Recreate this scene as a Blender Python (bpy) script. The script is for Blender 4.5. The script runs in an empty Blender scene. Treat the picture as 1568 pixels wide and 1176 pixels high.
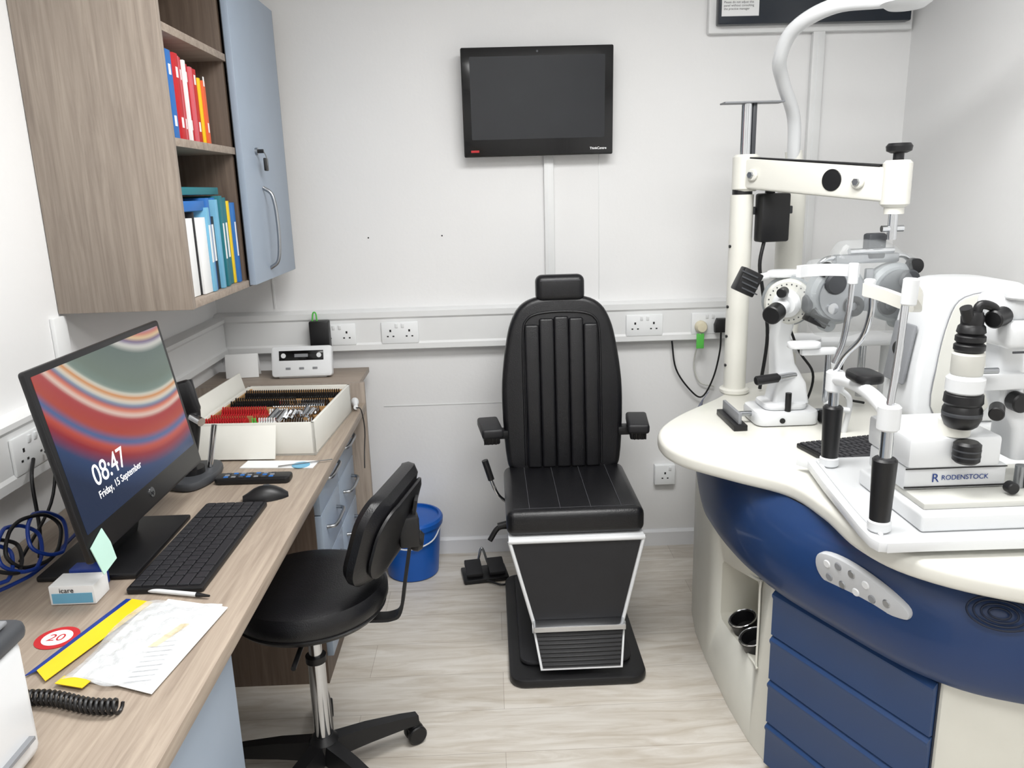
import bpy, bmesh, math, random
from mathutils import Vector, Matrix
random.seed(7)
SC=bpy.context.scene; COL=SC.collection
V=Vector
# ---------------------------------------------------------------- materials
def lin(c):
    return tuple(((x/255)/12.92 if x/255<=.04045 else ((x/255+.055)/1.055)**2.4) for x in c)+(1,)
def newmat(name):
    m=bpy.data.materials.new(name); m.use_nodes=True
    nt=m.node_tree; b=nt.nodes['Principled BSDF']
    return m,nt,b
def mat(name,col,rough=.5,metal=0.0,var=.04,vs=12,bump=0,bs=120,trans=0,emis=0,coat=0,alpha=1,ior=1.45,spec=.5,bd=.002):
    m,nt,b=newmat(name); c=lin(col)
    tc=nt.nodes.new('ShaderNodeTexCoord')
    n=nt.nodes.new('ShaderNodeTexNoise'); n.inputs['Scale'].default_value=vs; n.inputs['Detail'].default_value=4
    nt.links.new(tc.outputs['Object'],n.inputs['Vector'])
    r=nt.nodes.new('ShaderNodeValToRGB')
    r.color_ramp.elements[0].position=.3; r.color_ramp.elements[1].position=.7
    r.color_ramp.elements[0].color=tuple(x*(1-var) for x in c[:3])+(1,)
    r.color_ramp.elements[1].color=tuple(min(1,x*(1+var)) for x in c[:3])+(1,)
    nt.links.new(n.outputs['Fac'],r.inputs['Fac']); nt.links.new(r.outputs['Color'],b.inputs['Base Color'])
    b.inputs['Roughness'].default_value=rough; b.inputs['Metallic'].default_value=metal
    b.inputs['IOR'].default_value=ior; b.inputs['Specular IOR Level'].default_value=spec
    b.inputs['Transmission Weight'].default_value=trans; b.inputs['Coat Weight'].default_value=coat
    b.inputs['Alpha'].default_value=alpha
    if emis:
        nt.links.new(r.outputs['Color'],b.inputs['Emission Color']); b.inputs['Emission Strength'].default_value=emis
    if bump:
        n2=nt.nodes.new('ShaderNodeTexNoise'); n2.inputs['Scale'].default_value=bs; n2.inputs['Detail'].default_value=6
        nt.links.new(tc.outputs['Object'],n2.inputs['Vector'])
        bp=nt.nodes.new('ShaderNodeBump'); bp.inputs['Strength'].default_value=bump; bp.inputs['Distance'].default_value=bd
        nt.links.new(n2.outputs['Fac'],bp.inputs['Height']); nt.links.new(bp.outputs['Normal'],b.inputs['Normal'])
    return m
def wood(name,c1,c2,axis,rough=.5):
    m,nt,b=newmat(name)
    tc=nt.nodes.new('ShaderNodeTexCoord'); mp=nt.nodes.new('ShaderNodeMapping')
    s=[44,44,44]; s['xyz'.index(axis)]=2.0
    mp.inputs['Scale'].default_value=s
    nt.links.new(tc.outputs['Object'],mp.inputs['Vector'])
    n=nt.nodes.new('ShaderNodeTexNoise'); n.inputs['Scale'].default_value=1.6; n.inputs['Detail'].default_value=8; n.inputs['Roughness'].default_value=.65; n.inputs['Distortion'].default_value=.6
    nt.links.new(mp.outputs['Vector'],n.inputs['Vector'])
    r=nt.nodes.new('ShaderNodeValToRGB'); r.color_ramp.elements[0].position=.32; r.color_ramp.elements[1].position=.68
    r.color_ramp.elements[0].color=lin(c1); r.color_ramp.elements[1].color=lin(c2)
    nt.links.new(n.outputs['Fac'],r.inputs['Fac']); nt.links.new(r.outputs['Color'],b.inputs['Base Color'])
    b.inputs['Roughness'].default_value=rough
    bp=nt.nodes.new('ShaderNodeBump'); bp.inputs['Strength'].default_value=.15; bp.inputs['Distance'].default_value=.001
    nt.links.new(n.outputs['Fac'],bp.inputs['Height']); nt.links.new(bp.outputs['Normal'],b.inputs['Normal'])
    return m
def floormat():
    m,nt,b=newmat('laminate_floor')
    L=nt.links.new
    tc=nt.nodes.new('ShaderNodeTexCoord')
    br=nt.nodes.new('ShaderNodeTexBrick'); br.offset=.37; br.offset_frequency=2
    br.inputs['Scale'].default_value=1; br.inputs['Brick Width'].default_value=1.15; br.inputs['Row Height'].default_value=.185
    br.inputs['Mortar Size'].default_value=.001; br.inputs['Mortar Smooth'].default_value=.3
    br.inputs['Color1'].default_value=lin((213,208,200)); br.inputs['Color2'].default_value=lin((203,198,190)); br.inputs['Mortar'].default_value=lin((172,165,156))
    L(tc.outputs['Object'],br.inputs['Vector'])
    mp=nt.nodes.new('ShaderNodeMapping'); mp.inputs['Scale'].default_value=(1.6,11,1); L(tc.outputs['Object'],mp.inputs['Vector'])
    n=nt.nodes.new('ShaderNodeTexNoise'); n.inputs['Scale'].default_value=2.2; n.inputs['Detail'].default_value=9; n.inputs['Roughness'].default_value=.62; n.inputs['Distortion'].default_value=1.1
    L(mp.outputs['Vector'],n.inputs['Vector'])
    r=nt.nodes.new('ShaderNodeValToRGB'); r.color_ramp.elements[0].position=.3; r.color_ramp.elements[1].position=.62
    r.color_ramp.elements[0].color=lin((214,206,195)); r.color_ramp.elements[1].color=(1,1,1,1)
    L(n.outputs['Fac'],r.inputs['Fac'])
    mx=nt.nodes.new('ShaderNodeMix'); mx.data_type='RGBA'; mx.blend_type='MULTIPLY'; mx.inputs['Factor'].default_value=.85
    L(br.outputs['Color'],mx.inputs['A']); L(r.outputs['Color'],mx.inputs['B']); L(mx.outputs['Result'],b.inputs['Base Color'])
    b.inputs['Roughness'].default_value=.4
    return m
def wallpaper():
    m,nt,b=newmat('screen_wallpaper'); L=nt.links.new
    tc=nt.nodes.new('ShaderNodeTexCoord')
    vm=nt.nodes.new('ShaderNodeVectorMath'); vm.operation='SUBTRACT'; vm.inputs[1].default_value=(.30,0,.72)
    L(tc.outputs['Object'],vm.inputs[0])
    mp=nt.nodes.new('ShaderNodeMapping'); mp.inputs['Scale'].default_value=(1,0,1); L(vm.outputs['Vector'],mp.inputs['Vector'])
    ln=nt.nodes.new('ShaderNodeVectorMath'); ln.operation='LENGTH'; L(mp.outputs['Vector'],ln.inputs[0])
    sx=nt.nodes.new('ShaderNodeSeparateXYZ'); L(tc.outputs['Object'],sx.inputs[0])
    ml=nt.nodes.new('ShaderNodeMath'); ml.operation='MULTIPLY_ADD'; ml.inputs[1].default_value=.20; L(sx.outputs['X'],ml.inputs[0]); L(ln.outputs['Value'],ml.inputs[2])
    r=nt.nodes.new('ShaderNodeValToRGB'); cr=r.color_ramp
    G1=(80,98,92); G2=(98,114,102)
    stops=[(.38,(66,88,98)),(.42,(120,150,170)),(.428,(190,90,80)),(.437,(214,186,140)),(.446,(90,70,120)),(.455,(206,204,196)),(.468,G1),(.53,G2),(.550,(110,130,120)),(.556,(214,210,194)),(.563,(206,130,50)),(.572,(222,214,196)),(.580,(70,110,150)),(.588,(214,96,50)),(.597,(226,200,186)),(.606,(168,44,50)),(.635,(176,66,48)),(.650,(50,104,156)),(.662,(196,80,60)),(.676,(150,40,52)),(.70,(48,70,110)),(.74,(34,48,76))]
    cr.elements[0].position=stops[0][0]; cr.elements[0].color=lin(stops[0][1])
    cr.elements[1].position=stops[-1][0]; cr.elements[1].color=lin(stops[-1][1])
    for p,c in stops[1:-1]:
        e=cr.elements.new(p); e.color=lin(c)
    L(ml.outputs['Value'],r.inputs['Fac'])
    L(r.outputs['Color'],b.inputs['Emission Color']); b.inputs['Emission Strength'].default_value=.85
    b.inputs['Base Color'].default_value=(.01,.01,.01,1); b.inputs['Roughness'].default_value=.18
    return m
WALL=mat('wall_paint',(229,229,229),.7,var=.012,vs=3,bump=.25,bs=60)
CEIL=mat('ceiling_paint',(238,239,240),.8)
FLOOR=floormat()
PVC=mat('white_pvc',(224,225,225),.35,var=.01)
SKIRT=mat('skirting_white',(224,225,228),.4,var=.02)
SOCK=mat('socket_white',(232,234,235),.25,var=.01)
BLK=mat('black_plastic',(20,20,22),.4,var=.1)
BLKS=mat('black_satin',(30,30,33),.5,var=.1)
GLOSS=mat('black_gloss',(10,10,12),.12,var=.1)
LEATH=mat('black_leather',(17,17,20),.33,var=.15,vs=30,bump=.3,bs=350)
SEAM=mat('seam_grey',(60,60,64),.6)
SCREEN=mat('screen_glass',(36,38,42),.14,var=.03)
CREAM=mat('cream_enamel',(221,220,212),.3,var=.015,coat=.2)
CREAM2=mat('cream_body',(220,219,210),.38,var=.02)
NICHE=mat('niche_cream_shaded',(196,194,182),.5,var=.02)  # body cream darkened: the recess's shade is put into its colour
WHITE=mat('white_enamel',(219,221,223),.3,var=.01,coat=.2)
OFFW=mat('off_white',(204,204,198),.45,var=.02)
PGREY=mat('phoropter_grey',(150,155,158),.35,var=.05)
GREY=mat('mid_grey',(130,132,136),.45)
DGREY=mat('dark_grey',(62,64,68),.5)
CHROME=mat('chrome',(205,207,210),.14,metal=1,var=.02)
STEEL=mat('brushed_steel',(165,168,172),.32,metal=1,var=.03)
NAVY=mat('navy_panel',(24,52,96),.38,var=.03,coat=.2)
NAVYL=mat('navy_drawer',(30,62,108),.4,var=.02,coat=.1)
NAVYD=mat('navy_dark',(10,24,48),.5)
DOORB=mat('blue_grey_laminate',(156,169,185),.4,var=.015)
WOODZ=wood('oak_laminate_vertical',(129,117,107),(161,149,137),'z')
WOODY=wood('oak_laminate_long',(138,124,111),(170,156,141),'y')
WOODX=wood('oak_laminate_cross',(132,119,108),(162,149,136),'x')
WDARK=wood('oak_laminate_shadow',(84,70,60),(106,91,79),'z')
BIN=mat('blue_plastic',(18,86,172),.35,var=.03)
PAPER=mat('paper_white',(230,231,231),.7,var=.01)
RED=mat('red_matte',(184,34,40),.5)
PINK=mat('pink_cover',(206,96,106),.5)
ORANGE=mat('orange_cover',(216,94,50),.5)
BLUE=mat('blue_cover',(40,104,176),.5)
LBLUE=mat('light_blue_cover',(110,170,200),.5)
TEAL=mat('teal_cover',(30,110,120),.5)
YEL=mat('yellow_plastic',(232,196,30),.45)
GREEN=mat('green_tag',(90,190,80),.5)
MINT=mat('sticky_note',(178,212,200),.8)
BEIGE=mat('beige_plug',(220,212,186),.4)
CASEW=mat('case_white_wood',(219,218,211),.5,var=.02)
CASEI=mat('case_tan_interior',(172,134,88),.6,var=.1)
CBLUE=mat('blue_cable',(16,50,130),.4)
VINYL=mat('clear_vinyl',(220,223,226),.1,alpha=.5,bump=1.0,bs=22,spec=1.0,var=.10,vs=30,bd=.010)
CLEAR=mat('clear_plastic_cover',(225,230,232),.05,alpha=.17,var=.2,vs=14,bump=1.0,bs=16,spec=1.0,bd=.01)
SILV=mat('panel_silver',(192,194,197),.35)
WPAPER=wallpaper()
EMW=mat('light_diffuser',(255,255,252),.5,emis=3.5,var=0)
WTXT=mat('white_text',(235,235,235),.5,emis=.6,var=0)
BTXT=mat('black_text',(25,25,28),.6)
DBTXT=mat('dark_blue_text',(30,60,130),.6)
DKEY=mat('key_black',(38,38,42),.45)
# ---------------------------------------------------------------- mesh helpers
G=None; GI=Matrix.Identity(4)
def grp(name,loc=(0,0,0),rz=0,M=None,world=True):
    global G,GI
    e=bpy.data.objects.new(name,None); e.empty_display_size=.05
    T=M if M is not None else Matrix.Translation(V(loc))@Matrix.Rotation(rz,4,'Z')
    e.matrix_world=T; COL.objects.link(e); G=e
    GI=T.inverted() if world else Matrix.Identity(4)
    return e
def frame(o,x,z):
    x=V(x).normalized(); z=V(z).normalized(); y=z.cross(x).normalized(); z=x.cross(y)
    m=Matrix((x,y,z)).transposed().to_4x4(); m.translation=V(o); return m
def catm(pts,n=6,closed=False):
    P=[V(p) for p in pts]; out=[]; N=len(P); rng=N if closed else N-1
    for i in range(rng):
        if closed: a,b,c,d=P[(i-1)%N],P[i],P[(i+1)%N],P[(i+2)%N]
        else: a=P[i-1] if i else P[0]*2-P[1]; b=P[i]; c=P[i+1]; d=P[i+2] if i+2<N else P[-1]*2-P[-2]
        for k in range(n):
            t=k/n; out.append(.5*((2*b)+(c-a)*t+(2*a-5*b+4*c-d)*t*t+(3*b-a-3*c+d)*t**3))
    if not closed: out.append(P[-1])
    return out
def rrect(w,h,r,n=5,cx=0,cy=0):
    o=[]
    for sx,sy,a0 in((1,1,0),(-1,1,90),(-1,-1,180),(1,-1,270)):
        for k in range(n+1):
            a=math.radians(a0+90*k/n); o.append((cx+sx*(w/2-r)+r*math.cos(a),cy+sy*(h/2-r)+r*math.sin(a)))
    return o
class MB:
    def __init__(s): s.bm=bmesh.new(); s.mats=[]
    def put(s,bm,m,T=None):
        if T is not None: bm.transform(T)
        bmesh.ops.recalc_face_normals(bm,faces=bm.faces)
        if m not in s.mats: s.mats.append(m)
        i=s.mats.index(m)
        for f in bm.faces: f.material_index=i; f.smooth=True
        me=bpy.data.meshes.new('t'); bm.to_mesh(me); bm.free(); s.bm.from_mesh(me); bpy.data.meshes.remove(me); return s
    def box(s,c,sz,m,bev=.002,R=None,seg=2):
        bm=bmesh.new(); bmesh.ops.create_cube(bm,size=1); bmesh.ops.scale(bm,vec=sz,verts=bm.verts)
        b=min(bev,.45*min(sz))
        if b>0: bmesh.ops.bevel(bm,geom=bm.edges[:],offset=b,segments=seg,affect='EDGES',profile=.5)
        T=Matrix.Translation(V(c))
        if R is not None: T=T@(R if isinstance(R,Matrix) else Matrix.Rotation(R,4,'Z'))
        return s.put(bm,m,T)
    def bx(s,x0,x1,y0,y1,z0,z1,m,bev=.002,seg=2):
        return s.box(((x0+x1)/2,(y0+y1)/2,(z0+z1)/2),(abs(x1-x0),abs(y1-y0),abs(z1-z0)),m,bev,None,seg)
    def lathe(s,prof,m,o=(0,0,0),d=(0,0,1),seg=28):
        bm=bmesh.new(); d=V(d).normalized(); q=V((0,0,1)).rotation_difference(d).to_matrix().to_4x4(); rings=[]
        for r,h in prof:
            if r<1e-6: rings.append([bm.verts.new((0,0,h))])
            else: rings.append([bm.verts.new((r*math.cos(2*math.pi*k/seg),r*math.sin(2*math.pi*k/seg),h)) for k in range(seg)])
        for a,b in zip(rings,rings[1:]):
            for k in range(seg):
                k2=(k+1)%seg
                if len(a)==1 and len(b)==1: continue
                if len(a)==1: bm.faces.new((a[0],b[k],b[k2]))
                elif len(b)==1: bm.faces.new((a[k],a[k2],b[0]))
                else: bm.faces.new((a[k],a[k2],b[k2],b[k]))
        for e in(rings[0],rings[-1]):
            if len(e)>1: bm.faces.new(e)
        return s.put(bm,m,Matrix.Translation(V(o))@q)
    def cyl(s,p,q,r,m,r2=None,seg=24,bev=0):
        p=V(p);q=V(q);h=(q-p).length; r2=r if r2 is None else r2
        if bev: pr=[(r-bev,0),(r,bev),(r2,h-bev),(r2-bev,h)]
        else: pr=[(r,0),(r2,h)]
        return s.lathe(pr,m,p,q-p,seg)
    def prism(s,pts,a,b,m,axis='z',bev=0,T=None,seg=2):
        bm=bmesh.new()
        def mk(p,h):
            return {'z':(p[0],p[1],h),'y':(p[0],h,p[1]),'x':(h,p[0],p[1])}[axis]
        A=[bm.verts.new(mk(p,a)) for p in pts]; B=[bm.verts.new(mk(p,b)) for p in pts]; n=len(pts)
        f1=bm.faces.new(A); f2=bm.faces.new(B[::-1])
        for i in range(n): bm.faces.new((A[i],A[(i+1)%n],B[(i+1)%n],B[i]))
        if bev:
            bmesh.ops.recalc_face_normals(bm,faces=bm.faces)
            ed=list(set(list(f1.edges)+list(f2.edges)))
            bmesh.ops.bevel(bm,geom=ed,offset=bev,segments=seg,affect='EDGES',profile=.5,clamp_overlap=True)
        return s.put(bm,m,T)
    def tube(s,pts,r,m,n=6,seg=12,smooth=True,closed=False):
        P=catm(pts,n,closed) if smooth else [V(p) for p in pts]
        N=len(P); bm=bmesh.new(); rings=[]; up=None
        for i,p in enumerate(P):
            if closed: t=(P[(i+1)%N]-P[i-1]).normalized()
            else: t=(P[min(i+1,N-1)]-P[max(i-1,0)]).normalized()
            if up is None: up=t.orthogonal().normalized()
            up=(up-t*up.dot(t)).normalized(); b=t.cross(up)
            rr=r if not isinstance(r,(list,tuple)) else r[0]+(r[1]-r[0])*i/(N-1)
            rings.append([bm.verts.new(p+rr*(math.cos(2*math.pi*k/seg)*up+math.sin(2*math.pi*k/seg)*b)) for k in range(seg)])
        prs=list(zip(rings,rings[1:]))
        if closed: prs.append((rings[-1],rings[0]))
        for a,b in prs:
            for k in range(seg): bm.faces.new((a[k],a[(k+1)%seg],b[(k+1)%seg],b[k]))
        if not closed: bm.faces.new(rings[0]); bm.faces.new(rings[-1])
        return s.put(bm,m)
    def loft(s,rings,m,closed=False,caps=False,T=None):
        bm=bmesh.new(); R=[[bm.verts.new(p) for p in r] for r in rings]; n=len(R[0])
        for a,b in zip(R,R[1:]):
            for k in range(n if closed else n-1): bm.faces.new((a[k],a[(k+1)%n],b[(k+1)%n],b[k]))
        if caps: bm.faces.new(R[0]); bm.faces.new(R[-1])
        return s.put(bm,m,T)
    def done(s,name,T=None,top=False,ang=35):
        if T is not None: s.bm.transform(T)
        for e in s.bm.edges:
            if len(e.link_faces)==2 and e.calc_face_angle(0)>math.radians(ang): e.smooth=False
        me=bpy.data.meshes.new(name); s.bm.to_mesh(me); s.bm.free()
        for m in s.mats: me.materials.append(m)
        o=bpy.data.objects.new(name,me); COL.objects.link(o)
        if not top and G is not None:
            o.parent=G
            if GI!=Matrix.Identity(4): o.matrix_parent_inverse=GI
        return o
def text(name,s,T,size,m,align='LEFT'):
    cu=bpy.data.curves.new(name,'FONT'); cu.body=s; cu.size=size; cu.align_x=align; cu.extrude=.0002
    o=bpy.data.objects.new('tmp_txt',cu); COL.objects.link(o)
    dg=bpy.context.evaluated_depsgraph_get(); me=bpy.data.meshes.new_from_object(o.evaluated_get(dg))
    bpy.data.objects.remove(o); me.transform(T); me.materials.clear(); me.materials.append(m)
    ob=bpy.data.objects.new(name,me); COL.objects.link(ob); ob.parent=G
    if GI!=Matrix.Identity(4): ob.matrix_parent_inverse=GI
    return ob
RX90=Matrix.Rotation(math.pi/2,4,'X')
def Tt(x,y,z): return Matrix.Translation((x,y,z))
# ---------------------------------------------------------------- room
XL,XR,YB,YF,ZC=-1.08,1.60,3.10,-0.9,2.45
def solo(name,fn):
    b=MB(); fn(b); return b.done(name,top=True)
solo('floor',lambda b:b.bx(XL-.1,XR+.1,YF-.1,YB+.1,-.06,0,FLOOR,0))
solo('ceiling',lambda b:b.bx(XL-.1,XR+.1,YF-.1,YB+.1,ZC,ZC+.06,CEIL,0))
solo('wall_back',lambda b:b.bx(XL-.1,XR+.1,YB,YB+.1,0,ZC,WALL,0))
solo('wall_left',lambda b:b.bx(XL-.1,XL,YF,YB,0,ZC,WALL,0))
solo('wall_right',lambda b:b.bx(XR,XR+.1,YF,YB,0,ZC,WALL,0))
solo('wall_front',lambda b:b.bx(XL-.1,XR+.1,YF-.1,YF,0,ZC,WALL,0))
def skirt(b): b.prism([(YB,0),(YB,.07),(YB-.006,.07),(YB-.014,.06),(YB-.016,0)],XL,XR,SKIRT,'x')
solo('baseboard_back',skirt)
solo('baseboard_right',lambda b:b.bx(XR-.016,XR,YF,YB-.017,0,.07,SKIRT,.003))
def trunkb(b):
    b.prism([(YB,.895),(YB,1.06),(YB-.03,1.06),(YB-.05,1.052),(YB-.05,1.03),(YB-.044,1.022),(YB-.044,.932),(YB-.05,.924),(YB-.05,.903),(YB-.03,.895)],XL,.96,PVC,'x')
solo('trim_dado_trunking_back',trunkb)
def trunkl(b):
    b.prism([(XL,.895),(XL,1.05),(XL+.03,1.05),(XL+.045,1.042),(XL+.045,1.03),(XL+.039,1.022),(XL+.039,.932),(XL+.045,.924),(XL+.045,.903),(XL+.03,.895)],.3,YB-.052,PVC,'y')
solo('trim_dado_trunking_left',trunkl)
def cond(name,x,z0,z1,w=.038,d=.016,y=YB):
    solo(name,lambda b:(b.bx(x-w/2,x+w/2,y-d,y,z0,z1,PVC,.003),b.bx(x-w*.12,x-w*.06,y-d-.001,y,z0+.002,z1-.002,SOCK,.0003)))
cond('trim_conduit_monitor',.238,1.062,1.66)
cond('trim_conduit_right',1.245,.86,ZC-.003,.045,.025)
solo('trim_wall_seam',lambda b:(b.bx(-.853,-.845,YB-.004,YB,1.07,ZC-.05,PVC,.001),b.bx(.43,.434,YB-.002,YB,1.07,1.63,PVC,.0005),b.bx(-.45,.15,YB-.002,YB,.655,.66,PVC,.0005)))
solo('trim_conduit_left',lambda b:b.bx(XL,XL+.012,1.93,1.99,1.052,1.225,PVC,.003))
solo('wall_screw_hole',lambda b:b.cyl((-.465,YB,1.335),(-.465,YB-.001,1.335),.003,BLK,seg=10))
solo('wall_screw_hole.001',lambda b:b.cyl((-.18,YB,1.335),(-.18,YB-.001,1.335),.003,BLK,seg=10))
# ---------------------------------------------------------------- sockets
def socket(loc,rz=0,double=True,name='wall_socket',box=0):
    grp(name,loc,rz,world=False)
    w=.146 if double else .086
    b=MB()
    if box: b.bx(-w/2,w/2,-box,0,-.043,.043,SOCK,.003)
    b.bx(-w/2,w/2,-box-.009,-box,-.043,.043,SOCK,.004)
    b.done('faceplate')
    p=MB(); y=-box-.009
    for cx in ([-.037,.037] if double else [0]):
        p.bx(cx-.0035,cx+.0035,y-.0006,y,.004,.013,BLK,0)
        for sx in(-.011,.011): p.bx(cx+sx-.0035,cx+sx+.0035,y-.0006,y,-.016,-.011,BLK,0)
    p.done('pin_holes')
    q=MB()
    for cx in ([-.012,.012] if double else [.02]): q.box((cx,y-.001,.028),(.011,.005,.017),SOCK,.001,Matrix.Rotation(.15,4,'X'))
    if double:
        for cx in(-.012,.012): q.bx(cx-.003,cx+.003,y-.0042,y,.034,.0352,RED,0)
    q.done('switches')
YT=YB-.044
socket((-.605,YT,.968)); socket((-.36,YT,.968)); socket((.605,YT,.966)); socket((.865,YT,.966))
socket((.705,YB,.325),double=False,box=.02)
socket((XL+.039,1.70,.968),math.pi/2)
grp('phone_charger',(-.665,YT-.03,.97))
b=MB(); b.box((-.665,YT-.034,.968),(.075,.045,.125),BLK,.006); b.done('charger_body')
b=MB(); b.tube([(-.69,YT-.04,1.03),(-.685,YT-.04,1.06),(-.675,YT-.04,1.06),(-.672,YT-.04,1.03)],.003,GREEN); b.done('green_wire')
grp('power_plug',(.83,YT-.02,.96))
b=MB(); b.lathe([(.024,0),(.024,.015),(.018,.03),(0,.032)],BEIGE,(.828,YT-.010,.955),(0,-1,0)); b.done('plug_body')
b=MB(); b.box((.823,YT-.03,.90),(.03,.003,.06),GREEN,.001); b.tube([(.823,YT-.03,.93),(.815,YB-.02,.8),(.84,YB-.02,.72),(.9,YB-.02,.70)],.003,OFFW); b.done('tag_and_cord')
grp('power_plug.001',(.90,YT-.02,.96))
b=MB(); b.prism([(-.025,-.025),(.025,-.025),(.027,.005),(.018,.03),(-.018,.03),(-.027,.005)],-.035,0,BLK,'y',.006,Tt(.905,YT-.011,.958)); b.done('plug_body')
b=MB(); b.tube([(.905,YT-.03,.935),(.91,YB-.05,.85),(.89,YB-.04,.74),(.85,YB-.03,.66),(.80,YB-.03,.69),(.74,YB-.03,.78),(.72,YB-.03,.90)],.0035,BLK); b.done('cord')
# ---------------------------------------------------------------- wall monitor
grp('wall_monitor',(.2,YB-.05,1.82))
Tm=Tt(.197,YB-.052,1.62)@Matrix.Rotation(.05,4,'X')
b=MB(); b.prism(rrect(.552,.378,.006,cy=.19),-.02,.02,GLOSS,'y',.004); b.box((0,.03,.19),(.3,.02,.22),BLK,.006); b.done('housing',Tm)
b=MB(); b.prism(rrect(.49,.285,.003,cy=.205),-.0212,-.019,SCREEN,'y'); b.done('screen',Tm)
b=MB(); b.bx(-.25,-.22,-.0215,-.02,.018,.026,RED,0); b.cyl((0,-.0213,.362),(0,-.02,.362),.004,DGREY); b.done('badge',Tm)
text('badge_text','ThinkCentre',Tm@Tt(.19,-.0212,.02)@RX90,.012,WTXT)
# ---------------------------------------------------------------- high level cabinet on wall
grp('wall_test_chart_cabinet',(1.2,YB-.05,2.2))
b=MB(); b.bx(.83,1.585,YB-.03,YB-.001,2.035,2.40,PVC,.006); b.done('white_frame')
b=MB(); b.bx(.855,1.56,YB-.07,YB-.03,2.058,2.38,mat('dark_smoked_panel',(26,34,44),.2),.006)
for i in range(8): b.bx(1.05+i*.05,1.085+i*.05,YB-.0715,YB-.069,2.15,2.16,BLK,0)
b.done('smoked_panel')
b=MB(); b.bx(.865,1.0,YB-.0715,YB-.0695,2.085,2.165,PAPER,0); b.done('notice')
text('notice_heading','IMPORTANT',Tt(.885,YB-.0716,2.143)@RX90,.018,RED)
text('notice_lines','Please do not adjust this\npanel without consulting\nthe practice manager',Tt(.872,YB-.0716,2.128)@RX90,.011,BTXT)
# ---------------------------------------------------------------- wall cabinet
grp('wall_cabinet',(-.91,2.47,1.68))
X0,X1=XL+.002,-.745
b=MB(); b.bx(X0,X1,1.975,1.997,1.23,2.14,WOODZ,.001); b.done('near_side')
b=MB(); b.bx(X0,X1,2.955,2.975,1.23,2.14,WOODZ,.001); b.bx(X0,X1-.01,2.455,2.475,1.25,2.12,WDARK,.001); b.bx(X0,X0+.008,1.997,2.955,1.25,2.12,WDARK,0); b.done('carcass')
b=MB()
for z in(1.23,1.625,1.885,2.12): b.bx(X0,X1-.002,1.997,2.955,z,z+.02,WOODX,.001)
b.done('shelves')
b=MB(); b.bx(X1,X1+.02,2.462,2.972,1.235,2.125,DOORB,.0015); b.bx(X1-.001,X1,2.46,2.975,1.232,2.128,DGREY,0); b.bx(X1+.0005,X1+.0195,2.9721,2.974,1.236,2.124,BLKS,0); b.done('door')
b=MB(); b.tube([(X1+.02,2.64,1.27),(X1+.05,2.64,1.30),(X1+.058,2.64,1.40),(X1+.05,2.64,1.50),(X1+.02,2.64,1.53)],.006,STEEL); b.done('door_handle')
b=MB()
for z in(1.64,):
    b.cyl((X1+.02,2.60,z),(X1+.028,2.60,z),.011,STEEL); b.cyl((X1+.028,2.60,z),(X1+.045,2.60,z),.006,BLK)
    b.box((X1+.045,2.615,z-.04),(.008,.03,.04),BLK,.003); b.tube([(X1+.045,2.60,z),(X1+.05,2.61,z-.02),(X1+.047,2.615,z-.05)],.0015,STEEL)
b.done('lock_and_key')
grp('bookshelf_books',(-.88,2.1,1.65)); b=MB(); y=2.003
for w,h,m in[(.034,.205,ORANGE),(.012,.2,PAPER),(.032,.208,BLUE),(.02,.21,PAPER),(.03,.208,RED),(.014,.205,PINK),(.022,.205,RED),(.014,.2,PAPER),(.03,.195,RED),(.018,.19,PINK),(.014,.19,PAPER),(.026,.19,RED),(.014,.17,YEL),(.02,.165,ORANGE)]:
    xf=-.762+random.uniform(-.01,.004)
    b.bx(-.98,xf,y,y+w-.001,1.646,1.646+h,m,.001)
    if w>.018:
        for zz in(.03,.15): b.bx(xf-.0005,xf+.0004,y+w*.25,y+w*.7,1.646+zz,1.646+zz+.025,PAPER,0)
    y+=w
b.done('book_row')
grp('bookshelf_binders',(-.88,2.2,1.26)); b=MB(); y=2.035
b.box((-.88,2.022,1.355),(.2,.018,.205),RED,.001,Matrix.Rotation(-.06,4,'X'))
for w,h,m in[(.07,.20,PAPER),(.012,.215,BTXT),(.06,.2,PAPER),(.024,.225,LBLUE),(.024,.25,BLUE),(.03,.2,BLKS),(.02,.245,LBLUE),(.024,.25,BLUE),(.024,.255,TEAL),(.012,.25,PAPER),(.024,.245,BLUE),(.03,.25,TEAL),(.018,.24,YEL),(.024,.235,BLUE)]:
    xf=-.758+random.uniform(-.012,.004)
    b.bx(-.98,xf,y,y+w-.001,1.2515,1.2515+h,m,.001)
    if w>.02 and m is not PAPER: b.bx(xf-.0005,xf+.0004,y+w*.25,y+w*.7,1.33,1.43,PAPER,0)
    y+=w
b.bx(-.97,-.762,2.035,2.19,1.469,1.495,BLUE,.002); b.bx(-.97,-.77,2.03,2.34,1.51,1.53,TEAL,.002)
b.done('binder_row')
# ---------------------------------------------------------------- desk
grp('desk',(-.77,1.6,0))
XD=-.47; XF=-.53
b=MB(); b.bx(XL+.002,XD,.25,2.778,.73,.76,WOODY,.002); b.done('worktop')
b=MB(); b.bx(XL+.002,XD,2.78,2.80,0,.835,WOODZ,.001); b.bx(XL+.002,XD-.02,2.80,3.045,.815,.835,WOODX,.001); b.done('end_panel')
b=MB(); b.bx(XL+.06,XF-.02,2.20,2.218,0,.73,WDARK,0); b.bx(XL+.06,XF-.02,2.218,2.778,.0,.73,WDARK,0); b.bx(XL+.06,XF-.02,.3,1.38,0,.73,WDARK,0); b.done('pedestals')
b=MB(); hn=MB()
def handle(y0,y1,z):
    hn.tube([(XF,y0,z),(XF+.025,y0+.012,z),(XF+.03,(y0+y1)/2,z+.002),(XF+.025,y1-.012,z),(XF,y1,z)],.006,STEEL)
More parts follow.
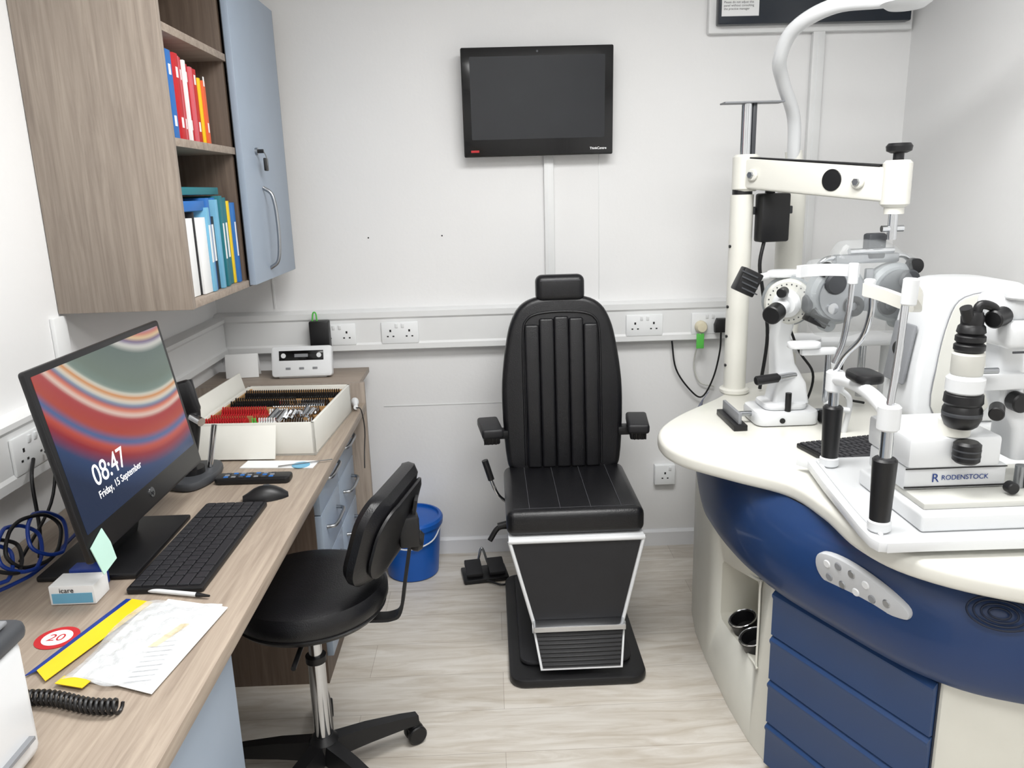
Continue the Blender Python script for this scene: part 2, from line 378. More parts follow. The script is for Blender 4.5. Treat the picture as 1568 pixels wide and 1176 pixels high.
for y0,y1 in((2.205,2.49),(2.494,2.776)):
    for k in range(4):
        z1=.722-k*.158; b.bx(XF-.02,XF,y0,y1,z1-.154,z1,DOORB,.0015); handle((y0+y1)/2-.08,(y0+y1)/2+.08,z1-.06)
for y0,y1 in((.32,.85),(.854,1.378)):
    b.bx(XF-.02,XF,y0,y1,.09,.722,DOORB,.0015)
b.done('fronts'); hn.tube([(XF,.95,.66),(XF+.028,.95,.645),(XF+.03,.95,.58),(XF+.028,.95,.515),(XF,.95,.50)],.006,STEEL); hn.done('handles')
# ---------------------------------------------------------------- all-in-one computer
MT=frame((-.735,1.60,.865),(0,1,0),(-.17,0,.985))
grp('desktop_computer_monitor',M=MT,world=False)
b=MB(); b.prism(rrect(.56,.365,.008,cy=.18),0,.012,BLK,'y',.003); b.prism(rrect(.50,.30,.02,cy=.17),.012,.035,BLKS,'y',.01); b.done('housing')
b=MB(); b.prism(rrect(.53,.30,.002,cy=.2),-.0008,.001,WPAPER,'y'); b.done('screen')
b=MB(); b.cyl((0,-.0015,.028),(0,0,.028),.011,CHROME); b.done('badge')
text('badge_text','hp',Tt(-.008,-.0018,.023)@RX90,.014,BTXT)
text('clock','08:47',Tt(-.19,-.0012,.115)@RX90,.058,WTXT)
text('date','Friday, 15 September',Tt(-.19,-.0012,.09)@RX90,.021,WTXT)
Minv=MT.inverted()
b=MB(); b.bx(-.93,-.73,1.46,1.76,.761,.773,BLK,.004); b.done('stand_base',Minv)
b=MB(); b.prism([(-.87,.772),(-.82,.772),(-.775,.93),(-.79,1.05),(-.83,1.05)],1.54,1.68,BLK,'y',.004,None); b.done('stand_neck',Minv)
b=MB(); b.prism([(0,0),(.055,0),(.058,.035),(.05,.07),(-.005,.06)],-.003,-.0015,MINT,'y',0,Tt(-.262,0,-.032)@Matrix.Rotation(-.12,4,'Y')); b.done('sticky_note')
# ---------------------------------------------------------------- keyboards, mouse, remote
def keyboard(name,loc,rz,w,d,numpad=True,m=BLK):
    grp(name,loc,rz,world=False)
    b=MB(); b.prism(rrect(w,d,.006),0,.012,m,'z',.003); b.done('case')
    k=MB(); ux=(w-.012)/(19.2 if numpad else 15); uy=(d-.012)/6
    for r in range(6):
        x=-w/2+.006; y=-d/2+.006+uy*r+uy/2
        widths=[[1.3,1.2,1.2,5.6,1.2,1.2,1.2,1,1],[2.2]+[1]*10+[2.7],[1.8]+[1]*11+[2.1],[1.5]+[1]*12+[1.4],[1]*13+[1.9],[1]*15][r]
        for wk in widths:
            k.box((x+wk*ux/2,y,.0135),(wk*ux-.003,uy-.003,.005),DKEY,.001,seg=1); x+=wk*ux
        if numpad:
            for i in range(4): k.box((w/2-.008-ux*(i+.5),y,.0135),(ux-.003,uy-.003,.005),DKEY,.001,seg=1)
    k.done('keys')
keyboard('computer_keyboard',(-.645,1.61,.7605),math.radians(89),.43,.15)
grp('computer_mouse',(-.585,1.875,.761),.3,world=False)
rings=[]
for i in range(9):
    t=i/8; x=-.055+.11*t; w=.03*math.sin(math.pi*min(1,max(.06,t*.9+.05)))**.5; h=.034*math.sin(math.pi*min(.97,max(.06,t)))**.6
    rings.append([(x,w*math.cos(a),max(0,h*math.sin(a))) for a in[math.pi*k/10 for k in range(11)]])
b=MB(); b.loft(rings,BLK,caps=True); b.bx(-.004,.012,-.003,.003,.026,.036,DGREY,.002); b.done('mouse_body')
grp('remote_control',(-.65,2.0,.7605),-.02,world=False)
b=MB(); b.prism(rrect(.20,.05,.012),0,.018,BLK,'z',.005); b.done('remote_body')
b=MB()
for i in range(7):
    for j in range(3): b.box((-.07+i*.02,-.013+j*.013,.0185),(.012,.008,.003),[BLUE,GREY,DGREY][(i+j)%3],.001,seg=1)
b.done('buttons')
# ---------------------------------------------------------------- trial lens case
grp('trial_lens_case',(-.69,2.44,.7605),-.06,world=False)
w,d,h=.355,.46,.10
b=MB(); b.bx(-w/2,w/2,-d/2,d/2,0,.008,CASEW); t=.009
b.bx(-w/2,w/2,-d/2,-d/2+t,0,h,CASEW,.001); b.bx(-w/2,w/2,d/2-t,d/2,0,h,CASEW,.001); b.bx(-w/2,-w/2+t,-d/2,d/2,0,h,CASEW,.001); b.bx(w/2-t,w/2,-d/2,d/2,0,h,CASEW,.001); b.done('case_box')
b=MB(); b.bx(-w/2+t,w/2-t,-d/2+t,d/2-t,.008,.062,CASEI,0)
for x in(-w/2+t,w/2-t-.006): b.bx(x,x+.006,-d/2+t,d/2-t,.008,.092,CASEI,0)
for y in(-d/2+t,d/2-t-.006,-.10,0,.1): b.bx(-w/2+t,w/2-t,y,y+.006,.06,.085,CASEI,0)
b.done('tray')
b=MB()
for yy,segs in((.16,[(BLK,-.16,.16)]),(.12,[(BLK,-.15,.15)]),(.06,[(BLK,-.16,.04),(BLK,.06,.15)]),(.02,[(BLK,-.16,-.02),(CHROME,0,.15)]),(-.05,[(RED,-.16,-.02),(CHROME,.0,.15)]),(-.08,[(RED,-.15,-.03),(PAPER,0,.06),(CHROME,.07,.15)]),(-.14,[(RED,-.16,-.05),(RED,-.03,.03),(CHROME,.05,.15)]),(-.18,[(RED,-.16,-.04),(GREEN,-.02,-.01),(PAPER,.0,.05)])):
    for m,a,c in segs:
        x=a
        while x<c:
            b.cyl((x,yy,.075),(x+.003,yy,.075),.017,m,seg=10); b.box((x+.0015,yy,.096),(.0025,.008,.012),m,0)
            x+=.0075
for i in range(8): b.cyl((.02+i*.016,-.15+random.uniform(-.02,.04),.088),(.035+i*.015,-.12+random.uniform(-.02,.03),.10+random.uniform(0,.012)),.008,CHROME,seg=12)
b.done('trial_lenses')
b=MB(); b.box((-.05,-d/2-.024,.05),(.24,.006,.098),CASEW,.001,Matrix.Rotation(-.35,4,'X')); b.bx(-.05,.03,-d/2-.002,-d/2,.075,.08,BLK,0); b.done('front_flap')
b=MB(); b.box((-w/2-.02,.02,.075),(.006,d,.14),CASEW,.001,Matrix.Rotation(-.25,4,'Y')); b.done('open_lid')
grp('digital_focimeter',(-.715,2.90,.836),0,world=False)
TI=Matrix.Rotation(-.22,4,'X')
b=MB(); b.prism(rrect(.225,.115,.012,cy=.060),-.022,.014,WHITE,'y',.006,TI); b.bx(-.09,.09,-.01,.05,.0,.02,WHITE,.004); b.done('body')
b=MB(); b.box((0,-.0225,.082),(.165,.002,.036),GLOSS,.0005)
for i in range(3): b.box((-.05+i*.05,-.023,.034),(.018,.003,.008),GREY,.001)
for s in(-1,1): b.cyl((s*.066,-.0245,.082),(s*.066,-.022,.082),.009,WHITE)
b.box((0,-.0238,.082),(.05,.001,.012),GREY,0)
b.done('display',TI)
grp('appointment_card',(-.95,2.93,.8355),.1,world=False)
b=MB(); b.box((0,0,.045),(.12,.003,.09),PAPER,.0005,Matrix.Rotation(-.15,4,'X')); b.box((0,.03,.045),(.12,.003,.09),PAPER,.0005,Matrix.Rotation(.3,4,'X')); b.done('card')
text('card_text','DOUBLE SPACE\nplease read',Matrix.Rotation(-.15,4,'X')@Tt(-.05,-.0025,.065)@RX90,.013,BTXT)
grp('penlight',(-.49,2.7,.775)); b=MB(); b.lathe([(0,0),(.008,.002),(.0085,.05),(.013,.06),(.014,.09),(0,.094)],WHITE,(-.484,2.66,.7755),(-.2,.97,0)); b.tube([(-.484,2.662,.775),(-.466,2.655,.768),(-.457,2.65,.70),(-.459,2.62,.62),(-.455,2.58,.58)],.002,BLK); b.done('body_and_cord')
grp('handheld_tonometer',(-.80,2.02,.761))
b=MB(); b.tube([(-.83,2.02,.78),(-.81,2.02,.86),(-.80,2.03,.95),(-.82,2.05,1.03)],[.016,.02],BLK); b.box((-.815,2.03,.99),(.05,.04,.09),BLK,.01,Matrix.Rotation(-.25,4,'Y')); b.cyl((-.8,2.02,.94),(-.77,2.0,.93),.012,CHROME); b.done('body')
b=MB(); b.prism(catm([(-.88,1.97,0),(-.80,1.93,0),(-.76,1.99,0),(-.76,2.09,0),(-.80,2.13,0),(-.88,2.08,0)],4,True),.761,.785,DGREY,'z',.008); b.cyl((-.82,2.02,.78),(-.82,2.02,.80),.035,BLK); b.done('stand')
b=MB(); b.cyl((-.785,2.06,.786),(-.765,2.075,.90),.008,CHROME); b.done('probe_holder')
grp('folded_leaflet',(-.60,2.115,.7605),-.1,world=False)
b=MB(); b.bx(-.12,.09,-.02,.04,0,.002,PAPER,0); b.cyl((.05,0,.002),(.05,0,.004),.025,LBLUE); b.box((.06,.01,.006),(.15,.004,.002),STEEL,0,.4); b.done('leaflet')
# papers
grp('clinic_paperwork',(-.63,1.23,.761),0,world=False)
def quad(b,pts,z,m,t=.0012): b.prism(pts,z,z+t,m,'z')
W=(-.63,1.23)
def L2(pts): return [(p[0]-W[0],p[1]-W[1]) for p in pts]
b=MB(); quad(b,L2([(-.69,1.12),(-.545,1.085),(-.52,1.34),(-.66,1.355)]),0,PAPER,.003); quad(b,L2([(-.675,1.125),(-.54,1.07),(-.505,1.325),(-.63,1.365)]),.0032,PAPER); b.done('paper_stack')
b=MB(); quad(b,L2([(-.755,1.145),(-.725,1.115),(-.655,1.355),(-.70,1.37)]),.004,YEL,.001); quad(b,L2([(-.705,1.105),(-.655,1.09),(-.65,1.11),(-.70,1.125)]),.0052,YEL); quad(b,L2([(-.60,1.20),(-.585,1.20),(-.555,1.27),(-.57,1.27)]),.0052,YEL,.0006); quad(b,L2([(-.768,1.13),(-.755,1.145),(-.70,1.37),(-.712,1.372)]),.0035,CBLUE,.001)
b.done('yellow_strips')
b=MB()
for i in range(9): quad(b,L2([(-.595,1.10+i*.014),(-.555,1.105+i*.014),(-.555,1.107+i*.014),(-.595,1.102+i*.014)]),.0047,GREY,.0003)
b.done('print_lines')
b=MB(); R=[]
nx,ny=34,56
for j in range(ny+1):
    rw=[]
    for i in range(nx+1):
        s_,t_=i/nx,j/ny
        e=(math.sin(math.pi*s_)*math.sin(math.pi*t_))**.4
        px=-.70+.15*s_+.03*t_+.006*math.sin(7*t_); py=1.115-.03*s_+.24*t_+.008*math.sin(9*s_)
        q=abs(math.sin(11*s_+7*t_+1.5*math.sin(6*t_)))+abs(math.sin(15*t_-8*s_+math.sin(9*s_)))
        zz=.0068+e*(.003+.008*(q/2)+.002*math.sin(51*t_+20*s_))
        rw.append((px-W[0],py-W[1],max(.0062,zz)))
    R.append(rw)
b.loft(R,VINYL); b.done('plastic_wallet',ang=75)
grp('ballpoint_pen',(-.62,1.385,.766)); b=MB(); b.cyl((-.68,1.40,.7665),(-.58,1.375,.7665),.0045,WHITE); b.cyl((-.58,1.375,.7665),(-.553,1.368,.7665),.0048,BLK,.002); b.done('pen')
grp('round_sticker',(-.778,1.25,.7605)); b=MB(); b.cyl((-.778,1.25,.7604),(-.778,1.25,.7612),.036,RED,seg=40); b.cyl((-.778,1.25,.7612),(-.778,1.25,.7616),.025,PAPER,seg=32); b.done('disc'); text('digits','20',Tt(-.794,1.24,.7617),.03,RED)
grp('plug_pack',(-.79,1.40,.761)); b=MB(); b.bx(-.85,-.765,1.365,1.42,.761,.80,PAPER,.002); b.bx(-.845,-.77,1.364,1.3655,.765,.785,LBLUE,0); b.done('tonometer_probe_box'); text('label','icare',Tt(-.83,1.3635,.787)@RX90,.014,BTXT)
b=MB(); b.bx(-.84,-.78,1.422,1.455,.761,.805,CBLUE,.002); b.done('blue_box')
grp('coiled_phone_cord',(-.66,1.05,.77)); b=MB(); pts=[]
for i in range(190):
    t=i/189; a=t*2*math.pi*19; cx=-.735+.165*t; cy=1.062-.028*t+.006*math.sin(t*6); pts.append((cx,cy+.010*math.cos(a),.773+.010*math.sin(a)))
b.tube(pts,.0027,BLK,smooth=False,seg=6); b.tube([(-.735,1.072,.773),(-.76,1.05,.766),(-.80,1.03,.766),(-.86,1.02,.766),(-.92,1.05,.766)],.0027,BLK); b.done('coil')
grp('desktop_printer',(-.84,.78,.761))
b=MB(); b.bx(-1.06,-.64,.55,.96,.761,.945,WHITE,.02,seg=4); b.done('body')
b=MB(); b.box((-.85,.76,.953),(.43,.41,.03),DGREY,.012,Matrix.Rotation(.02,4,'Y'),seg=3); b.done('lid')
b=MB(); b.box((-.69,.84,.970),(.09,.20,.006),GREY,.002)
for i in range(5): b.cyl((-.69,.78+i*.035,.973),(-.69,.78+i*.035,.975),.006,WHITE,seg=12)
b.done('control_panel')
b=MB(); b.bx(-.642,-.632,.58,.93,.80,.805,GREY,0); b.done('paper_slot')
grp('blue_network_cables',(-.98,1.5,.79)); b=MB()
for k in range(6):
    r=.045+.02*random.random(); cx=-.975+.008*k; cy=1.36+.035*k; pp=[]
    ph=random.random()*3
    for i in range(10):
        a=2*math.pi*i/10; pp.append((cx+.025*math.cos(a+ph),cy+r*math.cos(a)+.01*math.sin(3*a+ph),.835+r*(.8+.1*math.sin(2*a+ph))*math.sin(a)))
    b.tube(pp,.004,CBLUE if k%2 else BLK,closed=True,seg=8)
b.tube([(-1.0,1.36,.775),(-.95,1.42,.78),(-.94,1.50,.775),(-.96,1.7,.77)],.004,CBLUE)
b.tube([(-1.025,1.68,.95),(-1.0,1.62,.92),(-.99,1.6,.82),(-.97,1.55,.775)],.004,BLK)
b.tube([(-1.025,1.73,.95),(-.99,1.70,.95),(-.98,1.64,.86),(-.98,1.50,.79)],.0035,BLK)
b.done('cables')
# ---------------------------------------------------------------- patient chair
grp('patient_examination_chair',(.245,2.45,0))
cx=.245
b=MB(); b.prism(rrect(.43,.70,.05,cx=.235,cy=2.475),0.001,.028,BLK,'z',.008); b.prism(rrect(.36,.60,.04,cx=.235,cy=2.50),.028,.045,BLKS,'z',.008); b.done('base_plate')
b=MB(); b.bx(.14,.34,2.42,2.72,.045,.36,BLKS,.02); b.bx(.08,.41,2.34,2.74,.36,.425,BLKS,.01); b.done('pedestal')
b=MB(); b.bx(.03,.458,2.262,2.70,.425,.443,WHITE,.004); b.done('seat_frame')
b=MB(); b.bx(.026,.46,2.262,2.70,.443,.528,LEATH,.026,seg=5)
for i in range(4):
    x=.10+i*.0965
    b.bx(x-.0012,x+.0012,2.285,2.69,.527,.5295,SEAM,.0005)
b.bx(.05,.437,2.29,2.292,.5265,.5295,SEAM,.0005)
b.done('seat_cushion')
def backo():
    half=[(.0,0),(.12,0),(.185,.012),(.205,.05),(.215,.2),(.214,.33),(.197,.46),(.178,.54),(.145,.598),(.09,.628),(0,.636)]
    r=catm([(x,z,0) for x,z in half],4)
    pts=[(p.x,p.y) for p in r]; return pts+[(-x,z) for x,z in pts[-2:0:-1]]
TB=Tt(cx,2.70,.503)@Matrix.Rotation(-.11,4,'X')
b=MB(); b.prism(backo(),-.035,.045,LEATH,'y',.028,seg=5); b.done('backrest_cushion',TB)
b=MB(); n=5; cw=.052
for i in range(n):
    x=(i-2)*cw; top=[.535,.556,.562,.556,.535][i]
    b.bx(x-cw/2,x+cw/2,-.047,-.02,.02,top,LEATH,.009,seg=4)
b.tube([(-.136,-.036,.03),(-.137,-.036,.3),(-.135,-.036,.5),(-.12,-.036,.552),(-.08,-.036,.572),(0,-.036,.578),(.08,-.036,.572),(.12,-.036,.552),(.135,-.036,.5),(.137,-.036,.3),(.136,-.036,.03)],.0045,LEATH)
b.tube([(-.2,-.018,.05),(-.207,-.018,.3),(-.19,-.02,.46),(-.165,-.02,.55),(-.12,-.02,.60),(0,-.02,.615),(.12,-.02,.60),(.165,-.02,.55),(.19,-.02,.46),(.207,-.018,.3),(.2,-.018,.05)],.0035,LEATH)
b.done('backrest_channels',TB,ang=50)
b=MB(); b.bx(-.15,.15,.045,.07,.05,.55,BLKS,.01); b.bx(-.03,.03,.04,.06,.5,.66,STEEL,.003); b.done('back_shell',TB)
b=MB(); b.box((0,-.01,.660),(.172,.07,.095),LEATH,.024,Matrix.Rotation(.05,4,'X'),seg=5); b.bx(-.07,.07,-.0465,-.045,.684,.687,SEAM,0); b.done('headrest',TB)
for sx,nm in((-1,'armrest_left'),(1,'armrest_right')):
    xc=cx+sx*.262
    b=MB(); b.box((xc,2.66,.685),(.075,.17,.035),BLKS,.01,sx*-.12,seg=3)
    b.box((xc,2.665,.655),(.055,.12,.035),BLK,.006,sx*-.12); b.box((xc-sx*.035,2.70,.65),(.06,.05,.03),BLK,.004)
    for k in range(4): b.box((xc-.02+k*.013,2.605,.655),(.005,.01,.03),BLK,.001)
    b.done(nm)
yT,zT,yBt,zBt=2.262,.432,2.235,.160
def lp(f,xh): return V((cx+xh,yT+(yBt-yT)*f,zT+(zBt-zT)*f))
b=MB()
rr=[[lp(f,-w)+V((0,.04,0)) for f,w in((0,.205),(1,.135))],[lp(f,-w) for f,w in((0,.205),(1,.135))],[lp(f,w) for f,w in((0,.205),(1,.135))],[lp(f,w)+V((0,.04,0)) for f,w in((0,.205),(1,.135))]]
b.loft(rr,BLKS); b.done('leg_panel')
b=MB()
for s in(-1,1): b.tube([lp(0,s*.212),lp(1,s*.142)],.006,WHITE,smooth=False)
b.tube([lp(0,-.214),lp(0,.214)],.009,WHITE,smooth=False); b.done('leg_panel_trim')
b=MB(); F0=V((cx,2.225,.158)); F1=V((cx,2.150,.046))
b.cyl((cx-.148,2.225,.148),(cx+.148,2.225,.148),.014,WHITE); b.bx(cx-.145,cx+.145,2.19,2.235,.152,.172,CHROME,.003)
dd=(F1-F0).normalized(); TF=frame((F0+F1)/2,(1,0,0),-dd); L=(F1-F0).length
b.prism([(-.148,L/2),(.148,L/2),(.128,-L/2),(-.128,-L/2)],-.006,.008,WHITE,'y',.003,TF); b.done('footrest_frame')
b=MB(); b.prism([(-.140,L/2-.008),(.140,L/2-.008),(.121,-L/2+.006),(-.121,-L/2+.006)],-.009,-.004,BLKS,'y',0,TF)
for k in range(9):
    z=-L/2+.014+k*.0125; w=.119+.019*(z+L/2)/L; b.box(tuple(TF@V((0,-.0105,z))),(2*w,.006,.004),BLK,.001,TF.to_3x3().to_4x4())
b.done('footrest_tread')
b=MB(); b.tube([(.03,2.52,.46),(-.0,2.50,.50),(-.03,2.50,.58)],.006,CHROME); b.tube([(-.018,2.50,.55),(-.038,2.50,.62)],.011,BLK,smooth=False); b.tube([(.04,2.45,.40),(0,2.44,.40),(-.03,2.43,.36)],.009,BLK); b.tube([(.04,2.43,.42),(.0,2.43,.41)],.012,BLK,smooth=False); b.done('levers')
grp('foot_pedal_control',(-.06,2.87,0),.15,world=False)
b=MB(); b.bx(-.09,.09,-.06,.06,.001,.02,BLK,.005); b.box((-.045,-.005,.042),(.065,.09,.02),BLKS,.004,Matrix.Rotation(.25,4,'X')); b.box((.045,-.005,.042),(.065,.09,.02),BLKS,.004,Matrix.Rotation(.25,4,'X')); b.tube([(-.02,.06,.03),(0,.07,.09),(.02,.06,.03)],.005,STEEL); b.tube([(0,-.06,.012),(.06,-.1,.008),(.12,-.05,.008),(.16,.0,.008)],.004,BLK); b.done('pedal')
# ---------------------------------------------------------------- waste bin
grp('waste_bin',(-.352,2.94,0),0,world=False)
b=MB(); b.lathe([(0,.001),(.098,.001),(.103,.006),(.122,.225),(.120,.228),(.101,.01),(0,.008)],BIN,seg=40); b.done('bucket')
b=MB(); b.lathe([(.117,.215),(.129,.215),(.131,.235),(.125,.245),(.115,.247),(.112,.238),(.06,.242),(0,.244)],BIN,seg=40); b.done('lid')
b=MB(); b.tube([(-.125,0,.21),(-.09,-.09,.17),(0,-.13,.155),(.09,-.09,.17),(.125,0,.21)],.003,WHITE); b.done('handle')
# ---------------------------------------------------------------- operator chair
SX,SY=-.475,1.785
grp('office_swivel_chair',(SX,SY,0),0,world=False)
UP=Tt(0,0,.030)
b=MB(); b.lathe([(0,.474),(.16,.474),(.184,.484),(.194,.502),(.194,.522),(.184,.540),(.16,.550),(.10,.554),(0,.555)],LEATH,seg=56); b.done('seat_cushion',UP)
b=MB(); b.lathe([(.04,.437),(.12,.452),(.178,.470),(.188,.482),(.18,.488)],BLK,seg=56); b.done('seat_shell',UP)
b=MB(); b.cyl((0,0,.12),(0,0,.475),.017,CHROME); b.cyl((0,0,.350),(0,0,.367),.026,BLK); b.cyl((0,0,.09),(0,0,.35),.022,CHROME); b.done('gas_lift')
b=MB(); b.lathe([(.030,.07),(.038,.075),(.038,.12),(.026,.135)],BLK)
w=MB()
for k in range(5):
    a=math.radians(30+72*k); c,s_=math.cos(a),math.sin(a)
    R=[]
    for t,hw,z0,z1 in((.03,.026,.07,.120),(.12,.023,.07,.112),(.22,.019,.065,.095),(.265,.016,.06,.085)):
        R.append([(c*t-s_*hw,s_*t+c*hw,z0),(c*t+s_*hw,s_*t-c*hw,z0),(c*t+s_*hw*.7,s_*t-c*hw*.7,z1),(c*t-s_*hw*.7,s_*t+c*hw*.7,z1)])
    b.loft(R,BLK,closed=True,caps=True)
    px,py=c*.257,s_*.257
    for o in(-.014,.014):
        qx,qy=-s_*o,c*o; hx,hy=-s_*.008,c*.008
        w.cyl((px+qx-hx,py+qy-hy,.028),(px+qx+hx,py+qy+hy,.028),.027,BLK,bev=.003)
    w.lathe([(.02,.03),(.022,.045),(.01,.062)],BLK,(px,py,0))
b.done('star_base'); w.done('castors')
TP=frame((-.265-SX,1.785-SY,.720),(.20,.975,0),(.30,-.05,.955))
def pad(b,W,Hh,th,m,off,bend=.35):
    rings=[]
    outl=rrect(W,Hh,.075,8)
    for dy,sc in((-th*.5,.0),(-th*.5,.6),(-th*.42,.88),(-th*.15,.99),(th*.15,.99),(th*.42,.93),(th*.5,.7),(th*.5,0)):
        rr=[]
        for x,z in outl:
            X=x*max(sc,.001); Z=z*max(sc,.001); rr.append((X,dy+off-bend*2*X*X,Z))
        rings.append(rr)
    b.loft(rings,m,closed=True,T=TP)
ysign=1 if (TP.to_3x3()@V((0,1,0))).x>0 else -1
b=MB(); pad(b,.36,.235,.055,LEATH,0,.35*ysign); b.done('backrest_pad')
b=MB(); pad(b,.32,.19,.02,BLK,.032*ysign,.35*ysign); b.box(tuple(TP@V((0,.05*ysign,0))),(.05,.05,.08),BLK,.008,.2); b.done('backrest_shell')
b=MB()
ay=.005
pp=[(.05,0,.470),(.15,ay,.463),(.200,ay,.465),(.224,ay,.485),(.240,ay,.57),(.278,ay,.78)]
P3=catm(pp,5); rings=[]
for i,p in enumerate(P3):
    t=(P3[min(i+1,len(P3)-1)]-P3[max(i-1,0)]).normalized(); yv=V((0,1,0)); nn=t.cross(yv).normalized()
    rings.append([p+yv*.02+nn*.004,p-yv*.02+nn*.004,p-yv*.02-nn*.004,p+yv*.02-nn*.004])
b.loft(rings,BLK,closed=True,caps=True); b.lathe([(.022,0),(.026,.01),(.026,.02),(.018,.03),(0,.031)],BLK,(.26,ay,.67),(1,0,-.15)); b.bx(-.06,.08,-.05,.05,.450,.475,BLK,.006); b.tube([(0,-.02,.465),(.0,-.12,.465),(.0,-.2,.46)],.006,BLK); b.done('back_support')
# ---------------------------------------------------------------- refraction unit
grp('ophthalmic_refraction_unit',(1.05,2.0,0))
body=[(.88,3.0),(.76,2.72),(.69,2.54),(.668,2.40),(.66,2.25),(.66,2.0),(.672,1.85),(.69,1.76),(.88,1.35),(.94,1.31),(1.05,1.27),(1.25,1.22),(1.52,1.18),(1.52,3.0)]
b=MB(); b.prism(body,.001,.62,CREAM2,'z'); ob=b.done('cabinet_body',ang=25)
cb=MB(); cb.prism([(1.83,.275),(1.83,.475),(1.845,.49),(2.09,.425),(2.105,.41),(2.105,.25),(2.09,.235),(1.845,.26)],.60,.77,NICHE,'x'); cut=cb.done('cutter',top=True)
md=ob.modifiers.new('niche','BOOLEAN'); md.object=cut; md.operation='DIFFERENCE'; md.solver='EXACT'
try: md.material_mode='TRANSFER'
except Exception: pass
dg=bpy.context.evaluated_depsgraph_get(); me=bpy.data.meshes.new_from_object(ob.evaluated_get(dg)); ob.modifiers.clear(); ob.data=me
bpy.data.objects.remove(cut)
b=MB(); nr=[(1.825,.265),(1.825,.48),(1.84,.498),(2.09,.432),(2.11,.415),(2.11,.245),(2.09,.228),(1.84,.253)]
b.tube([((.664 if y>1.9 else .673),y,z) for y,z in nr],.003,CREAM2,closed=True,n=3,seg=8); b.done('niche_rim')
b=MB()
for yy in(1.90,1.995):
    b.lathe([(.036,0),(.038,.03),(.042,.04),(.042,.044),(.034,.044),(.03,.012),(0,.01)],BLK,(.705,yy,.252),(-.35,0,.94)); b.tube([(.705-.015+.04*math.cos(a)*.94,yy+.04*math.sin(a),.252+.042+.04*math.cos(a)*.35) for a in[2*math.pi*k/20 for k in range(20)]],.002,CHROME,closed=True,n=2,seg=8)
b.done('probe_wells')
A=V((.69,1.76,0)); B=V((.88,1.35,0)); dx=(B-A).normalized(); TD=frame((A+B)/2,dx,(0,0,1))
ys=1 if (TD.to_3x3()@V((0,1,0))).x<0 else -1
wd=(B-A).length-.015
b=MB()
for k in range(4):
    z1=.518-k*.126
    b.prism([(0,z1-.122),(0,z1),(.010*ys,z1),(.021*ys,z1-.010),(.021*ys,z1-.016),(.017*ys,z1-.024),(.017*ys,z1-.122)],-wd/2,wd/2,NAVYL,'x',0,TD)
b.done('drawers')
b=MB(); b.box(tuple(TD@V((0,.004*ys,.27))),(wd+.004,.006,.51),NAVYD,0,TD.to_3x3().to_4x4()); b.done('drawer_gap')
path=catm([(.80,2.80,0),(.72,2.62,0),(.680,2.46,0),(.668,2.25,0),(.665,2.0,0),(.69,1.78,0),(.77,1.57,0),(.87,1.38,0),(1.0,1.29,0),(1.25,1.22,0),(1.50,1.18,0)],8)
def nrm(i):
    t=(path[min(i+1,len(path)-1)]-path[max(i-1,0)]).normalized(); return V((t.y,-t.x,0)) if V((t.y,-t.x,0)).dot(V((-1,-1,0)))>0 else V((-t.y,t.x,0))
def zb(p):
    y=p.y
    if y>2.5: return .66
    if y>2.25:
        t=(2.5-y)/.25; return .66-.17*(1-(1-t)**2)
    if y>1.8: return .49+.035*(2.25-y)/.45
    return .525
def of(p): return max(.45,min(1.1,(2.9-p.y)/1.1))
rings=[]; prof=[(0,-.01),(0,.022),(.04,.034),(.15,.043),(.3,.047),(.5,.046),(.7,.036),(.85,.02),(1,-.01)]
for t,o in prof:
    rings.append([tuple(p+nrm(i)*(o*of(p))+V((0,0,zb(p)+(.758-zb(p))*t))) for i,p in enumerate(path)])
b=MB(); b.loft(rings,NAVY); b.done('blue_fascia',ang=50)
TC=frame(tuple(V((.69,1.76,0)).lerp(V((.88,1.35,0)),.61)+V((-.907,-.42,0))*.050+V((0,0,.667))),(dx.x,dx.y,.03),(-.10,-.04,1))
b=MB(); o=catm([(-.108,.020,0),(-.09,.042,0),(-.03,.046,0),(.05,.030,0),(.115,.004,0),(.125,-.016,0),(.105,-.026,0),(.03,-.034,0),(-.06,-.034,0),(-.10,-.012,0)],4,True)
b.prism([(p.x,p.y) for p in o],-.01,.008,SILV,'y',.003,TC)
for k,(x,z) in enumerate([(-.075,.022),(-.045,.028),(-.01,.024),(.025,.014),(-.07,-.008),(-.035,-.012),(.0,-.014),(.04,-.012),(.075,-.006)]):
    p=TC@V((x,.010*ys,z)); dr=TC.to_3x3()@V((0,ys,0)); b.cyl(tuple(p-dr*.006),tuple(p+dr*.002),.0095,[WHITE,GREY,STEEL][k%3],seg=16,bev=.002)
b.done('control_panel')
b=MB(); pv=V((.925,1.282,.712)); vn=V((-.45,-.75,.45)).normalized(); vt=vn.cross(V((0,0,1))).normalized(); vu=vt.cross(vn)
for rr_ in(.014,.024,.034,.043):
    b.tube([tuple(pv+vn*.001+(vt*math.cos(2*math.pi*k/20)*1.25+vu*math.sin(2*math.pi*k/20)*.7)*rr_) for k in range(20)],.0022,NAVYD,closed=True,n=2,seg=6)
b.done('speaker_vent')
tp=catm([(1.56,2.86,0),(1.2,2.86,0),(.92,2.74,0),(.74,2.53,0),(.58,2.36,0),(.49,2.22,0),(.468,2.10,0),(.50,1.99,0),(.60,1.87,0),(.70,1.76,0),(.73,1.62,0),(.735,1.47,0),(.78,1.35,0),(.90,1.245,0),(1.10,1.16,0),(1.35,1.10,0),(1.56,1.08,0)],6)
b=MB(); b.prism([(p.x,p.y) for p in tp],.757,.80,CREAM,'z',.014,seg=4); b.done('tabletop')
